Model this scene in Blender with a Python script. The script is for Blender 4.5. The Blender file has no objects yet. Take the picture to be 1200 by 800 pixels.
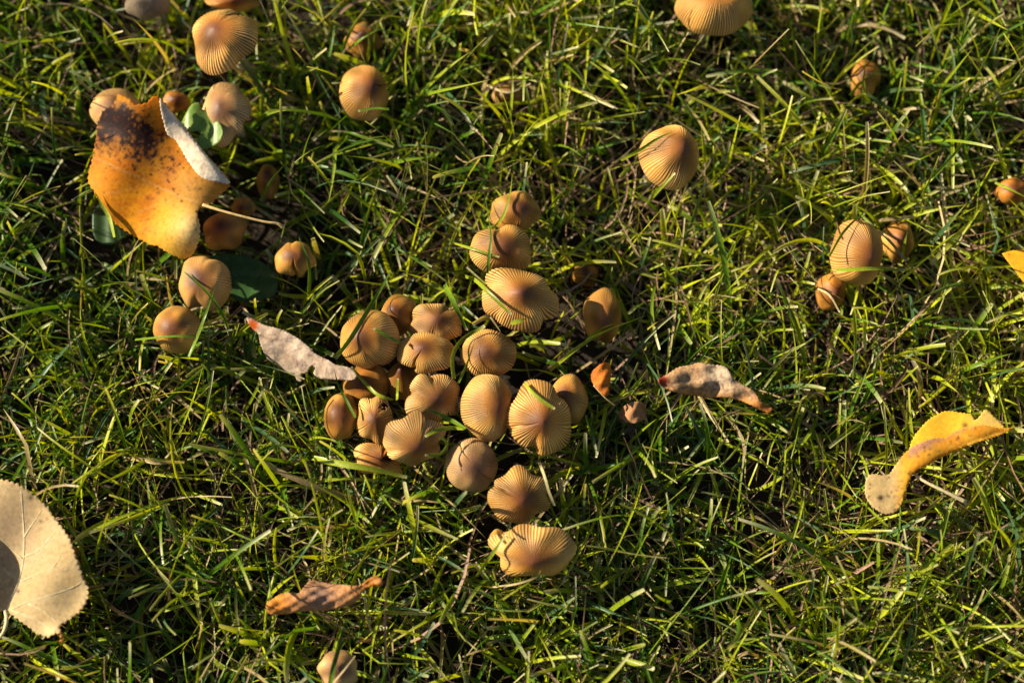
import bpy, math, random
import numpy as np
from mathutils import Vector, geometry, noise

# ------------------------------------------------------------------ camera, sky, sun, exposure
scene = bpy.context.scene
col = scene.collection
FOC, DIST, TILT = 70.0, 0.80, math.radians(15)
TGT = np.array([0.0, 0.0, 0.030])
VIEW = np.array([0.0, math.sin(TILT), -math.cos(TILT)])
RIGHT = np.array([1.0, 0.0, 0.0])
UP = np.array([0.0, math.cos(TILT), math.sin(TILT)])
CAM = TGT - DIST * VIEW
cd = bpy.data.cameras.new('camera'); cam = bpy.data.objects.new('camera', cd); col.objects.link(cam)
cam.location = CAM; cam.rotation_euler = (TILT, 0, 0)
cd.lens = FOC; cd.sensor_width = 36; cd.sensor_fit = 'HORIZONTAL'; cd.clip_start = 0.01; cd.clip_end = 200
cd.dof.use_dof = True; cd.dof.focus_distance = DIST - 0.006; cd.dof.aperture_fstop = 4.2
scene.camera = cam

SUN = np.array([-0.95, 0.30, 0.0]); SUN /= np.linalg.norm(SUN)
EL = math.radians(27)
SUN = np.array([SUN[0] * math.cos(EL), SUN[1] * math.cos(EL), math.sin(EL)])
world = bpy.data.worlds.new('World'); scene.world = world; world.use_nodes = True
wn = world.node_tree
bg = wn.nodes['Background']
sky = wn.nodes.new('ShaderNodeTexSky'); sky.sky_type = 'NISHITA'; sky.sun_disc = False
sky.sun_elevation = EL; sky.sun_rotation = math.atan2(SUN[0], SUN[1]) % (2 * math.pi)
wn.links.new(sky.outputs[0], bg.inputs[0]); bg.inputs[1].default_value = 0.05
sl = bpy.data.lights.new('sun', 'SUN'); so = bpy.data.objects.new('sun', sl); col.objects.link(so)
sl.energy = 5.0; sl.angle = math.radians(0.6); sl.color = (1.0, 0.88, 0.68)
so.rotation_euler = Vector(-SUN).to_track_quat('-Z', 'Y').to_euler(); so.location = (-3, 1, 3)
vs = scene.view_settings
vs.view_transform = 'Standard'; vs.look = 'None'; vs.exposure = 1.1; vs.gamma = 1.0; vs.use_curve_mapping = False

# ------------------------------------------------------------------ helpers
rng = np.random.default_rng(7)
PXK = 36.0 / FOC / 1200.0

def ray(px, py):
    return VIEW + (px - 600) * PXK * RIGHT + (400 - py) * PXK * UP

def W(px, py, z):
    """photo pixel + height above the ground -> point of the lawn"""
    d = ray(px, py)
    return CAM + d * ((z - CAM[2]) / d[2])

def pxm(p):
    """metres per photo pixel at point p"""
    return float(np.dot(p - CAM, VIEW)) * PXK

def mesh_np(name, V, loops, counts, mat, parent=None, cols=None, smooth=True):
    me = bpy.data.meshes.new(name)
    V = np.asarray(V, np.float32); loops = np.asarray(loops, np.int32); counts = np.asarray(counts, np.int32)
    me.vertices.add(len(V)); me.vertices.foreach_set('co', V.ravel())
    me.loops.add(len(loops)); me.loops.foreach_set('vertex_index', loops)
    me.polygons.add(len(counts))
    me.polygons.foreach_set('loop_start', np.concatenate([[0], np.cumsum(counts)[:-1]]).astype(np.int32))
    me.polygons.foreach_set('use_smooth', np.full(len(counts), smooth))
    me.update(calc_edges=True)
    if cols is not None:
        a = me.color_attributes.new('tint', 'FLOAT_COLOR', 'POINT')
        c = np.ones((len(V), 4), np.float32); c[:, :3] = cols
        a.data.foreach_set('color', c.ravel())
    me.materials.append(mat)
    o = bpy.data.objects.new(name, me); col.objects.link(o)
    if parent is not None:
        o.parent = parent
        if me.vertices:
            pass
    return o

def quads(nu, nv, wrap):
    """grid faces: nv rows of nu columns"""
    i = np.arange(nu if wrap else nu - 1); j = np.arange(nv - 1)
    I, J = np.meshgrid(i, j); I2 = (I + 1) % nu
    return np.stack([J * nu + I, J * nu + I2, (J + 1) * nu + I2, (J + 1) * nu + I], -1).reshape(-1, 4)

def empty(name, loc, label, cat, group=None):
    o = bpy.data.objects.new(name, None); o.empty_display_size = 0.005
    o.location = loc; col.objects.link(o)
    o['label'] = label; o['category'] = cat
    if group: o['group'] = group
    return o

def fbm(p, f, seed=0.0, oct=3):
    v, a = 0.0, 0.5
    for _ in range(oct):
        v += a * noise.noise(Vector((p[0] * f + seed, p[1] * f - seed * 1.7, seed * 0.37)))
        f *= 2.03; a *= 0.5
    return v

def sstep(a, b, x):
    t = np.clip((x - a) / (b - a), 0, 1)
    return t * t * (3 - 2 * t)

def tube(pts, rad, n=8):
    """tapered tube through pts; rad scalar or list"""
    pts = np.asarray(pts, float); m = len(pts)
    rad = np.broadcast_to(np.asarray(rad, float), (m,))
    T = np.gradient(pts, axis=0); T /= np.linalg.norm(T, axis=1)[:, None]
    ref = np.array([0.31, 0.87, 0.38]); 
    A = np.cross(T, ref); A /= np.linalg.norm(A, axis=1)[:, None]; B = np.cross(T, A)
    th = np.linspace(0, 2 * np.pi, n, endpoint=False)
    V = pts[:, None] + rad[:, None, None] * (np.cos(th)[None, :, None] * A[:, None] + np.sin(th)[None, :, None] * B[:, None])
    V = V.reshape(-1, 3); F = quads(n, m, True)
    loops = list(F.ravel()); counts = [4] * len(F)
    loops += list(range(n))[::-1]; counts.append(n)
    loops += [(m - 1) * n + k for k in range(n)]; counts.append(n)
    return V, loops, counts

def spline(pts, k):
    """Catmull-Rom through pts, k samples per span"""
    P = np.asarray(pts, float); P = np.vstack([2 * P[0] - P[1], P, 2 * P[-1] - P[-2]])
    out = []
    for i in range(1, len(P) - 2):
        for t in np.linspace(0, 1, k, endpoint=False):
            a, b, c, d = P[i - 1], P[i], P[i + 1], P[i + 2]
            out.append(0.5 * (2 * b + (c - a) * t + (2 * a - 5 * b + 4 * c - d) * t * t + (3 * b - a - 3 * c + d) * t ** 3))
    out.append(P[-2]); return np.array(out)

# ------------------------------------------------------------------ materials
def new_mat(name):
    m = bpy.data.materials.new(name); m.use_nodes = True
    nt = m.node_tree; nt.nodes.clear()
    out = nt.nodes.new('ShaderNodeOutputMaterial')
    return m, nt, out

def tint_nodes(nt, scale, lo, hi, detail=4):
    """vertex tint times a fine noise; returns the colour socket"""
    a = nt.nodes.new('ShaderNodeVertexColor'); a.layer_name = 'tint'
    tc = nt.nodes.new('ShaderNodeTexCoord')
    n = nt.nodes.new('ShaderNodeTexNoise'); n.inputs['Scale'].default_value = scale; n.inputs['Detail'].default_value = detail
    nt.links.new(tc.outputs['Object'], n.inputs['Vector'])
    mr = nt.nodes.new('ShaderNodeMapRange'); mr.inputs['To Min'].default_value = lo; mr.inputs['To Max'].default_value = hi
    mr.inputs['From Min'].default_value = 0.3; mr.inputs['From Max'].default_value = 0.7
    nt.links.new(n.outputs['Fac'], mr.inputs['Value'])
    mul = nt.nodes.new('ShaderNodeVectorMath'); mul.operation = 'SCALE'
    nt.links.new(a.outputs['Color'], mul.inputs[0]); nt.links.new(mr.outputs[0], mul.inputs['Scale'])
    return mul.outputs[0], n

def leafy(name, trans, rough, scale, lo, hi, tcol, spec=0.4, bump=0.0):
    m, nt, out = new_mat(name)
    c, n = tint_nodes(nt, scale, lo, hi)
    p = nt.nodes.new('ShaderNodeBsdfPrincipled'); p.inputs['Roughness'].default_value = rough
    p.inputs['Specular IOR Level'].default_value = spec
    nt.links.new(c, p.inputs['Base Color'])
    t = nt.nodes.new('ShaderNodeBsdfTranslucent')
    tm = nt.nodes.new('ShaderNodeVectorMath'); tm.operation = 'MULTIPLY'; tm.inputs[1].default_value = tcol
    nt.links.new(c, tm.inputs[0]); nt.links.new(tm.outputs[0], t.inputs['Color'])
    mx = nt.nodes.new('ShaderNodeMixShader'); mx.inputs[0].default_value = trans
    nt.links.new(p.outputs[0], mx.inputs[1]); nt.links.new(t.outputs[0], mx.inputs[2])
    if bump:
        b = nt.nodes.new('ShaderNodeBump'); b.inputs['Strength'].default_value = 0.6; b.inputs['Distance'].default_value = bump
        nt.links.new(n.outputs['Fac'], b.inputs['Height']); nt.links.new(b.outputs[0], p.inputs['Normal'])
    nt.links.new(mx.outputs[0], out.inputs['Surface'])
    return m

M_GRASS = leafy('grass_blade', 0.36, 0.36, 900, 0.8, 1.2, (1.5, 1.35, 0.22), 0.25)
M_STRAW = leafy('dry_straw', 0.25, 0.6, 900, 0.7, 1.25, (1.1, 1.0, 0.8), 0.3)
M_LEAF = leafy('fallen_leaf', 0.48, 0.6, 700, 0.86, 1.12, (1.2, 0.95, 0.45), 0.15, 0.0002)
M_DRYLEAF = leafy('dry_leaf', 0.18, 0.75, 420, 0.72, 1.18, (1.1, 0.9, 0.6), 0.15, 0.0008)

def mat_cap():
    m, nt, out = new_mat('mushroom_cap')
    c, n = tint_nodes(nt, 1500, 0.88, 1.10, 3)
    p = nt.nodes.new('ShaderNodeBsdfPrincipled'); p.inputs['Roughness'].default_value = 0.52
    p.inputs['Specular IOR Level'].default_value = 0.28
    p.inputs['Subsurface Weight'].default_value = 0.12; p.inputs['Subsurface Radius'].default_value = (1.0, 0.5, 0.2)
    p.inputs['Subsurface Scale'].default_value = 0.0018
    nt.links.new(c, p.inputs['Base Color'])
    b = nt.nodes.new('ShaderNodeBump'); b.inputs['Strength'].default_value = 0.5; b.inputs['Distance'].default_value = 0.00015
    nt.links.new(n.outputs['Fac'], b.inputs['Height']); nt.links.new(b.outputs[0], p.inputs['Normal'])
    nt.links.new(p.outputs[0], out.inputs['Surface'])
    return m
M_CAP = mat_cap()

def plain(name, colr, rough, scale, var, bump):
    m, nt, out = new_mat(name)
    tc = nt.nodes.new('ShaderNodeTexCoord')
    n = nt.nodes.new('ShaderNodeTexNoise'); n.inputs['Scale'].default_value = scale; n.inputs['Detail'].default_value = 6
    nt.links.new(tc.outputs['Object'], n.inputs['Vector'])
    r = nt.nodes.new('ShaderNodeValToRGB')
    r.color_ramp.elements[0].position = 0.3; r.color_ramp.elements[1].position = 0.7
    r.color_ramp.elements[0].color = [v * (1 - var) for v in colr] + [1]
    r.color_ramp.elements[1].color = [v * (1 + var) for v in colr] + [1]
    nt.links.new(n.outputs['Fac'], r.inputs[0])
    p = nt.nodes.new('ShaderNodeBsdfPrincipled'); p.inputs['Roughness'].default_value = rough
    p.inputs['Specular IOR Level'].default_value = 0.25
    nt.links.new(r.outputs[0], p.inputs['Base Color'])
    b = nt.nodes.new('ShaderNodeBump'); b.inputs['Strength'].default_value = 0.8; b.inputs['Distance'].default_value = bump
    nt.links.new(n.outputs['Fac'], b.inputs['Height']); nt.links.new(b.outputs[0], p.inputs['Normal'])
    nt.links.new(p.outputs[0], out.inputs['Surface'])
    return m
M_SOIL = plain('soil', (0.026, 0.018, 0.012), 0.95, 160, 0.6, 0.004)
M_STEM = plain('mushroom_stem', (0.62, 0.52, 0.38), 0.6, 900, 0.18, 0.0003)
M_GILL = plain('mushroom_gill', (0.16, 0.09, 0.055), 0.7, 900, 0.3, 0.0002)
M_PETIOLE = plain('leaf_stalk', (0.50, 0.34, 0.14), 0.6, 700, 0.25, 0.0002)
M_PETIOLE_PALE = plain('pale_leaf_stalk', (0.62, 0.50, 0.27), 0.6, 700, 0.2, 0.0002)

# ------------------------------------------------------------------ ground
g1 = np.concatenate([-np.geomspace(0.7, 30, 14)[::-1], np.linspace(-0.68, 0.68, 137), np.geomspace(0.7, 30, 14)])
GX, GY = np.meshgrid(g1, g1)
GZ = np.array([fbm((x, y), 18, 3.1) for x, y in zip(GX.ravel(), GY.ravel())]) * 0.006 - 0.003
mesh_np_ground = mesh_np('ground', np.stack([GX.ravel(), GY.ravel(), GZ], -1), quads(len(g1), len(g1), False).ravel(),
                         np.full((len(g1) - 1) ** 2, 4), M_SOIL)
mesh_np_ground['kind'] = 'structure'

# ------------------------------------------------------------------ what occupies the lawn (1 mm cells): lets grass grow round things
GRID, GH = 0.001, 0.34
GN = int(2 * GH / GRID)
TOP = np.full((GN, GN), -1.0, np.float32); BOT = np.full((GN, GN), 9.0, np.float32); KEEP = np.zeros((GN, GN), np.float32)

def stamp(V, keep=0.0, grow=1):
    ix = np.clip(((V[:, 0] + GH) / GRID).astype(int), 2, GN - 3); iy = np.clip(((V[:, 1] + GH) / GRID).astype(int), 2, GN - 3)
    for dx in range(-grow, grow + 1):
        for dy in range(-grow, grow + 1):
            np.maximum.at(TOP, (ix + dx, iy + dy), V[:, 2].astype(np.float32))
            np.minimum.at(BOT, (ix + dx, iy + dy), V[:, 2].astype(np.float32))
            KEEP[ix + dx, iy + dy] = keep

# ------------------------------------------------------------------ mushrooms
def ramp(s, stops):
    xs = [a for a, _ in stops]; C = np.array([c for _, c in stops])
    return np.stack([np.interp(s, xs, C[:, k]) for k in range(3)], -1)

def mushroom(cx, cy, rx, ry, ax, ay, zmm, label, hr=0.8, egg=0.0, umbo=0.1, wav=0.03, folds=(), tone=1.0, warm=0.0, pale=0.0,
             ribs=1.0, n_rib=56, keep=0.0, seed=None, pits=(), group='ink cap mushrooms in the lawn'):
    r = np.random.default_rng(int(cx * 13 + cy * 7) if seed is None else seed)
    if keep > .2: zmm -= 8
    P = W(cx, cy, zmm / 1000); k = pxm(P)
    rx *= 1.06; ry *= 1.06; wav = wav * (1.5 if wav < .03 else 2.0)
    hr = hr * (1.25 + .3 * egg)
    R = 0.5 * (rx + ry) * k; H = hr * R
    a2 = np.array([ax, ay]) * k / (0.62 * H + 1e-6); l = np.linalg.norm(a2)
    if l > 0.42: a2 *= 0.42 / l
    A = a2[0] * RIGHT + a2[1] * UP - math.sqrt(max(0, 1 - a2 @ a2)) * VIEW
    A /= np.linalg.norm(A)
    EX = RIGHT - A * (A @ RIGHT); EX /= np.linalg.norm(EX); EY = np.cross(A, EX)
    O = P - A * H * 0.25
    keep = keep if keep < .2 else min(.9, keep * 1.8)
    nt = 396 if max(rx, ry) > 24 else 198
    n_rib = int(n_rib * 1.25)
    if nt == 198: n_rib = min(n_rib, 44)
    m = 30
    th = np.linspace(0, 2 * np.pi, nt, endpoint=False)[None, :]
    s = np.linspace(0.0, 1, m)[:, None] ** 0.9; s[0] = 0.004
    pm = math.radians(88 + 28 * egg); ph = s * pm
    rr = np.sin(ph) / (1 if pm > math.pi / 2 else math.sin(pm))
    zz = (np.cos(ph) - math.cos(pm)) / (1 - math.cos(pm))
    zz = (1 - 0.25 * (1 - egg)) * zz + 0.25 * (1 - egg) * (1 - s)            # a little conical when open
    zz = zz + umbo * np.exp(-(s / 0.24) ** 2)
    Rt = np.zeros_like(th); Zt = np.zeros_like(th)
    for q in range(2, 8):
        Rt = Rt + r.normal() / q ** 0.6 * np.cos(q * th + r.uniform(0, 6.28))
        Zt = Zt + r.normal() / q ** 0.5 * np.cos(q * th + r.uniform(0, 6.28))
    rad = rr * (1 + wav * Rt * s ** 1.6)
    zz = zz + wav * 1.3 * Zt * s ** 2.2
    fold_c = np.zeros((m, nt))
    for fa, fd, fw in folds:
        d = (th - math.radians(fa) + np.pi) % (2 * np.pi) - np.pi
        d = d + 0.05 * np.sin(9 * s + seed_phase(fa))
        wv = fw * (0.55 + 0.6 * s)
        gq = np.exp(-(d / wv) ** 2); ws = sstep(0.02, 0.35, s) if fw < .125 else 0.85 * sstep(0.25, 0.95, s)
        rad = rad * (1 - fd * 0.8 * gq * s ** 1.3); zz = zz - fd * 0.75 * gq * ws
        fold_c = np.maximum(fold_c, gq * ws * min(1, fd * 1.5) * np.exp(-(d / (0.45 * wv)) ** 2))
    # pleats
    jit = sum(r.normal() * 0.5 * np.sin(q * th + r.uniform(0, 6.28)) for q in (1, 2, 3, 5, 7, 11))
    wob = 0.5 * np.sin(5 * s + 3 * th) + 0.4 * np.sin(9 * s + 7 * th)
    rib = 0.5 + 0.5 * np.cos(n_rib * th + jit * 2.6 + 1.6 * wob)
    strength = sstep(0.10, 0.45, s + 0.10 * np.sin(n_rib * 0.5 * th + jit)) * (0.72 + 0.28 * np.sin(4 * th + r.uniform(0, 6)))
    strength = strength * ribs * (0.72 + 0.38 * np.clip(0.5 + 0.8 * np.sin(n_rib * .37 * th // .01 * .01 + jit * 5) + .5 * np.sin(23 * th + jit * 3 + 4 * s), 0, 1.1))
    rad = rad + 0.020 * (rib - 0.5) * strength * s
    zz = zz + 0.030 * (rib - 0.5) * strength
    X = rad * np.cos(th); Y = rad * np.sin(th); Z = zz * np.ones_like(th)
    lump = np.array([noise.noise(Vector((x * 1.7 + cx, y * 1.7 + cy, 0.3))) for x, y in zip(X[:, ::6].ravel(), Y[:, ::6].ravel())]).reshape(m, -1)
    lump = np.repeat(lump, 6, axis=1)
    ker = np.ones(13) / 13
    lump = np.apply_along_axis(lambda v: np.convolve(np.concatenate([v[-6:], v, v[:6]]), ker, 'valid'), 1, lump)
    Z = Z + lump * 0.13 * sstep(0.1, 0.5, s)
    # colour of the skin
    S = s * np.ones_like(th) + 0.06 * lump
    base = ramp(S, [(0, (0.13, 0.046, 0.020)), (0.12, (0.18, 0.064, 0.018)), (0.30, (0.34, 0.138, 0.018)), (0.55, (0.43, 0.215, 0.035)), (0.85, (0.46, 0.235, 0.05)), (1, (0.40, 0.22, 0.065))])
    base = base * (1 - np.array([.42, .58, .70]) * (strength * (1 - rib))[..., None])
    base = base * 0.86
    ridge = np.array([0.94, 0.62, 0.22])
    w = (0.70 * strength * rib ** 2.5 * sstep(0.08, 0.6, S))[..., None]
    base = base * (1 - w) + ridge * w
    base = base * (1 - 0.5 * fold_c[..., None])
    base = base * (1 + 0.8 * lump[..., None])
    base = base * (1 - pale) + np.array([0.60, 0.47, 0.33]) * pale * base.mean(-1, keepdims=True) / 0.33
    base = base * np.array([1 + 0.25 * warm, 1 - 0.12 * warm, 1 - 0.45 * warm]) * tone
    for pa, ps, pr in pits:                                                   # torn or eaten spots
        d2 = (X - ps * math.cos(math.radians(pa))) ** 2 + (Y - ps * math.sin(math.radians(pa))) ** 2
        ragged = pr * (1 + 0.4 * np.sin(17 * th + 31 * s) + 0.3 * np.sin(41 * th))
        gq = np.exp(-d2 / ragged ** 2) ** 1.5
        Z = Z - 0.42 * sstep(0.25, 0.7, gq); 
        rim = np.exp(-((np.sqrt(d2) - ragged * 1.15) / (0.3 * pr)) ** 2)
        Z = Z + 0.05 * rim
        base = base * (1 - 0.85 * sstep(0.2, 0.6, gq)[..., None] * np.array([0.8, 1, 1]))
    sx, sy = rx * k, ry * k
    top = O + (X * sx)[..., None] * EX + (Y * sy)[..., None] * EY + (Z * H)[..., None] * A
    # margin turns under, then the inner face up to the stem
    inner = []
    icol = []
    for fr, dz in ((0.97, -0.05), (0.90, -0.015), (0.72, 0.10), (0.45, 0.26), (0.16, 0.34)):
        zi = np.minimum(Z[-1] * 0.9 + dz, Z[-1] + dz) if fr > 0.85 else Z[-1] * fr * 0.5 + dz
        inner.append(O + (X[-1] * fr * sx)[:, None] * EX + (Y[-1] * fr * sy)[:, None] * EY + (zi * H)[:, None] * A)
        icol.append(np.broadcast_to(np.array([0.30, 0.18, 0.09]) * tone, (nt, 3)))
    V = np.concatenate([top.reshape(-1, 3), np.concatenate(inner)])
    C = np.concatenate([base.reshape(-1, 3), np.concatenate(icol)])
    base_pt = np.array([O[0] - A[0] * 0.022, O[1] - A[1] * 0.022 + 0.002, -0.001])
    root = empty('mushroom', base_pt, label, 'mushroom', group)
    F = quads(nt, m + 5, True)[:, ::1]
    loops = np.concatenate([F.ravel(), np.arange(nt)[::-1]])
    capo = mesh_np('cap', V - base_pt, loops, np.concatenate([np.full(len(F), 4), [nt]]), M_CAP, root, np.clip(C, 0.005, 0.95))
    # gills: thin blades round the stem
    ng = 48
    tg = np.arange(ng) * 2 * np.pi / ng
    gv, gf = [], []
    for i, t in enumerate(tg):
        j = int(t / (2 * np.pi) * nt) % nt
        for fr, z0, z1 in ((0.18, 0.33, 0.10), (0.55, 0.20, 0.0), (0.88, 0.02, -0.04)):
            zo = Z[-1, j] * fr * 0.5
            for z in (z0, z1):
                gv.append(O + X[-1, j] * fr * sx * EX + Y[-1, j] * fr * sy * EY + (zo + z) * H * A)
        b = i * 6
        gf += [b, b + 2, b + 3, b + 1, b + 2, b + 4, b + 5, b + 3]
    mesh_np('gills', np.array(gv) - base_pt, gf, [4] * (2 * ng), M_GILL, capo, smooth=False)
    p0 = O + A * H * 0.45; p1 = O - A * 0.012; 
    t = np.linspace(0, 1, 9)[:, None]
    sp = (1 - t) ** 2 * p0 + 2 * t * (1 - t) * p1 + t ** 2 * (base_pt + np.array([0, 0, -0.003]))
    tv, tl, tcn = tube(sp - base_pt, np.linspace(0.13, 0.19, 9) * R, 14)
    mesh_np('stem', tv, tl, tcn, M_STEM, root)
    stamp(top.reshape(-1, 3)[nt * 3:], keep)
    stamp(np.concatenate(inner), keep)
    return root

def seed_phase(a): return (a * 0.017) % 6.28

F = lambda *a: [a]
G1 = 'mushrooms of the dense cluster'
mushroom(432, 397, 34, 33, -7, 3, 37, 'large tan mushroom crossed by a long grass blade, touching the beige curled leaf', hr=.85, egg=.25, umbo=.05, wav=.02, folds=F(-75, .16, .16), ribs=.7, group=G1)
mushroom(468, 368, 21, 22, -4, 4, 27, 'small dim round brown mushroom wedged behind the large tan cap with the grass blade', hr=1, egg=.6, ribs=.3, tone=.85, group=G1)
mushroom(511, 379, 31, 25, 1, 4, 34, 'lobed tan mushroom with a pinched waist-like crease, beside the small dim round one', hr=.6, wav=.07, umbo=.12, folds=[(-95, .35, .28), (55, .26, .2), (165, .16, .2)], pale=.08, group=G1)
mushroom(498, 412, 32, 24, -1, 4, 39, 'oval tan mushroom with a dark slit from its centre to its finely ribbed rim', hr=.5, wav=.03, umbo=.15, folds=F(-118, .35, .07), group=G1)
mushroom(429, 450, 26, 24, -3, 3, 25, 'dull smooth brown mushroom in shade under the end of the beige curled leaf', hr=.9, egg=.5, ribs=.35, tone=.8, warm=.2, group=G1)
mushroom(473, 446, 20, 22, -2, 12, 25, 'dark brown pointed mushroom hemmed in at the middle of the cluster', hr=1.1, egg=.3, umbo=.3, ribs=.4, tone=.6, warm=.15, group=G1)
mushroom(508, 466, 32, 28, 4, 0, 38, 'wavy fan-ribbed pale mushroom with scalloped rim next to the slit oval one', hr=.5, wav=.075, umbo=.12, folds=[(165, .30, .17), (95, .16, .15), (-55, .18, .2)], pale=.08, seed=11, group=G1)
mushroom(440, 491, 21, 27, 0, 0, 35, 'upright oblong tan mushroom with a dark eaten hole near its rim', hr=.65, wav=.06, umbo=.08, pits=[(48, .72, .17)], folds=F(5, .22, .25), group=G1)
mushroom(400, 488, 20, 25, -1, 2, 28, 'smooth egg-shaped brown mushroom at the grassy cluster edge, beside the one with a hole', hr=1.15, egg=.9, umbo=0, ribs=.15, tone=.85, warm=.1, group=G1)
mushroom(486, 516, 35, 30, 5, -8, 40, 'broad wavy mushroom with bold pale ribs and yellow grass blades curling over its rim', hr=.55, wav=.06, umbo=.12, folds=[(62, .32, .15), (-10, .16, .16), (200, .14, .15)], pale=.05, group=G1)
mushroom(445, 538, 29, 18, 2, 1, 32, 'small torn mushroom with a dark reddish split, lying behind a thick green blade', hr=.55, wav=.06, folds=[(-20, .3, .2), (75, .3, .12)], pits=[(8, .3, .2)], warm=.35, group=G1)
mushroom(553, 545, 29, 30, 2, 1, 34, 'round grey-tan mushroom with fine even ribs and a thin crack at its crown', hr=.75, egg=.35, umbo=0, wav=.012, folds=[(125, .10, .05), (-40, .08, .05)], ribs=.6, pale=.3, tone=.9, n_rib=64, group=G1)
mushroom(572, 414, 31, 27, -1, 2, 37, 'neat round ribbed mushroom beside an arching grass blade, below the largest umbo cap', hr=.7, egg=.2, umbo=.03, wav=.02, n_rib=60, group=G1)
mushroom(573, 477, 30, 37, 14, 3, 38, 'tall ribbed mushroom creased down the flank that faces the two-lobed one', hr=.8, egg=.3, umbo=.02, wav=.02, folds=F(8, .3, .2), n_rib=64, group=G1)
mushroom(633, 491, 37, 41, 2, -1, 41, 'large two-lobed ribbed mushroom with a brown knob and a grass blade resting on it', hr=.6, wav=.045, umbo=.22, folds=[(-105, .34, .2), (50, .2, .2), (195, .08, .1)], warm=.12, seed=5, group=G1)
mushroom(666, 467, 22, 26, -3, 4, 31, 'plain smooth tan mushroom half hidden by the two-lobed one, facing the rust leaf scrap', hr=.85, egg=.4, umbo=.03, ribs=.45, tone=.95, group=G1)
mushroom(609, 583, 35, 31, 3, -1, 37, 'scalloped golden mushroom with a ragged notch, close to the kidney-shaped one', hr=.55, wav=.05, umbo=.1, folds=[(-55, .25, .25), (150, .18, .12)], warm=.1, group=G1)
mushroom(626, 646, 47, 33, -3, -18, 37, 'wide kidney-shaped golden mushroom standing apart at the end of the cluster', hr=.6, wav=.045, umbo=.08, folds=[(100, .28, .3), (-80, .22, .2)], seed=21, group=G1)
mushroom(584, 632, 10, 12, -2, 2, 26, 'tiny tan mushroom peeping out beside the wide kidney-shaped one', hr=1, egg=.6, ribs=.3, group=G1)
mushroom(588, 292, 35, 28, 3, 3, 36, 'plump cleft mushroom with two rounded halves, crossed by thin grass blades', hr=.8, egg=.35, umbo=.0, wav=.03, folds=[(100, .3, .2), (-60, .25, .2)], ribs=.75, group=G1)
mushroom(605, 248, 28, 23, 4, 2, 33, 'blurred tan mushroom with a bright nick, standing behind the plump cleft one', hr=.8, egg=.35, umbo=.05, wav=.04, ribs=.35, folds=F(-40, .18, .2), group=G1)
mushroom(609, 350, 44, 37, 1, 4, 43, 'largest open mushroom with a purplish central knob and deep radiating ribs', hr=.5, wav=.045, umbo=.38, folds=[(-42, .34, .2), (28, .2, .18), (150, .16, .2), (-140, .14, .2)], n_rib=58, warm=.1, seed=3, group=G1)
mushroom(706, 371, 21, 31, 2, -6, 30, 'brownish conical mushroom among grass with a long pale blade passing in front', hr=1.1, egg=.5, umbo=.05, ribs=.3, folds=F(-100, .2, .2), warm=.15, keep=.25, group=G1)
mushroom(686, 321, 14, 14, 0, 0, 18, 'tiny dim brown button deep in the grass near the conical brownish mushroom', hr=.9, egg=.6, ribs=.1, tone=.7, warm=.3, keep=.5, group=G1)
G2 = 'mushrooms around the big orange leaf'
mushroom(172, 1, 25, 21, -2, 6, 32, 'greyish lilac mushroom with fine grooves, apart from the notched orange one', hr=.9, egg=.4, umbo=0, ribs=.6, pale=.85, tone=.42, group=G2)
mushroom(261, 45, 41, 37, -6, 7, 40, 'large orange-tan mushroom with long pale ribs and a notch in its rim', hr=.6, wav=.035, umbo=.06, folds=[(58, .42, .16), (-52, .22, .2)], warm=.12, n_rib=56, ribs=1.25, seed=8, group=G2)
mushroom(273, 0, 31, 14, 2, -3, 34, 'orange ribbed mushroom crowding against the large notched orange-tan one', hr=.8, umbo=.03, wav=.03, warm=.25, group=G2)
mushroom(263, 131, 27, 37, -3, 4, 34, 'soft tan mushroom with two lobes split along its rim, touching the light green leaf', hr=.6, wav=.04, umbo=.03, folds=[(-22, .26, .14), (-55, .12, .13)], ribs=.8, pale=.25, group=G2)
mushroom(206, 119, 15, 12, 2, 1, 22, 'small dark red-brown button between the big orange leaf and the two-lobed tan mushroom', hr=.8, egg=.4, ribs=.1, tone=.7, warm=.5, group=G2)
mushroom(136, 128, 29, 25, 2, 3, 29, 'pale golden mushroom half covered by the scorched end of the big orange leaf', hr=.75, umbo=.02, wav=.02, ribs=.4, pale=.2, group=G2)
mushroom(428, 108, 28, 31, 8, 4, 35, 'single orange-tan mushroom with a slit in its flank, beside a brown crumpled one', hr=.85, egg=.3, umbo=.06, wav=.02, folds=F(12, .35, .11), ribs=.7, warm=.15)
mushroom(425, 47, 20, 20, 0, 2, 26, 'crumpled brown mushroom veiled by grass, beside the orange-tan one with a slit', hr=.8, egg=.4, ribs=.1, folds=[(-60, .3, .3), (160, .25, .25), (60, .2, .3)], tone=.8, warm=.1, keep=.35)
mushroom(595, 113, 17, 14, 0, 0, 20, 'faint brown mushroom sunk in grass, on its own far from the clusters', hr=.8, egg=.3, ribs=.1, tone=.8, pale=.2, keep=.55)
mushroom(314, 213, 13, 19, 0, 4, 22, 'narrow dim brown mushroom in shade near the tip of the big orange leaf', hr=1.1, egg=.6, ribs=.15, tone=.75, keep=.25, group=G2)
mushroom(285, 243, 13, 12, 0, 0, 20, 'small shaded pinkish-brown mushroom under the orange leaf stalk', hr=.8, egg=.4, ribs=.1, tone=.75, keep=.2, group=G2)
mushroom(262, 270, 25, 21, -3, 2, 23, 'shaded reddish-tan mushroom beneath the orange leaf where its stalk joins', hr=.75, egg=.3, ribs=.2, tone=.85, warm=.25, keep=.15, group=G2)
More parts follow.
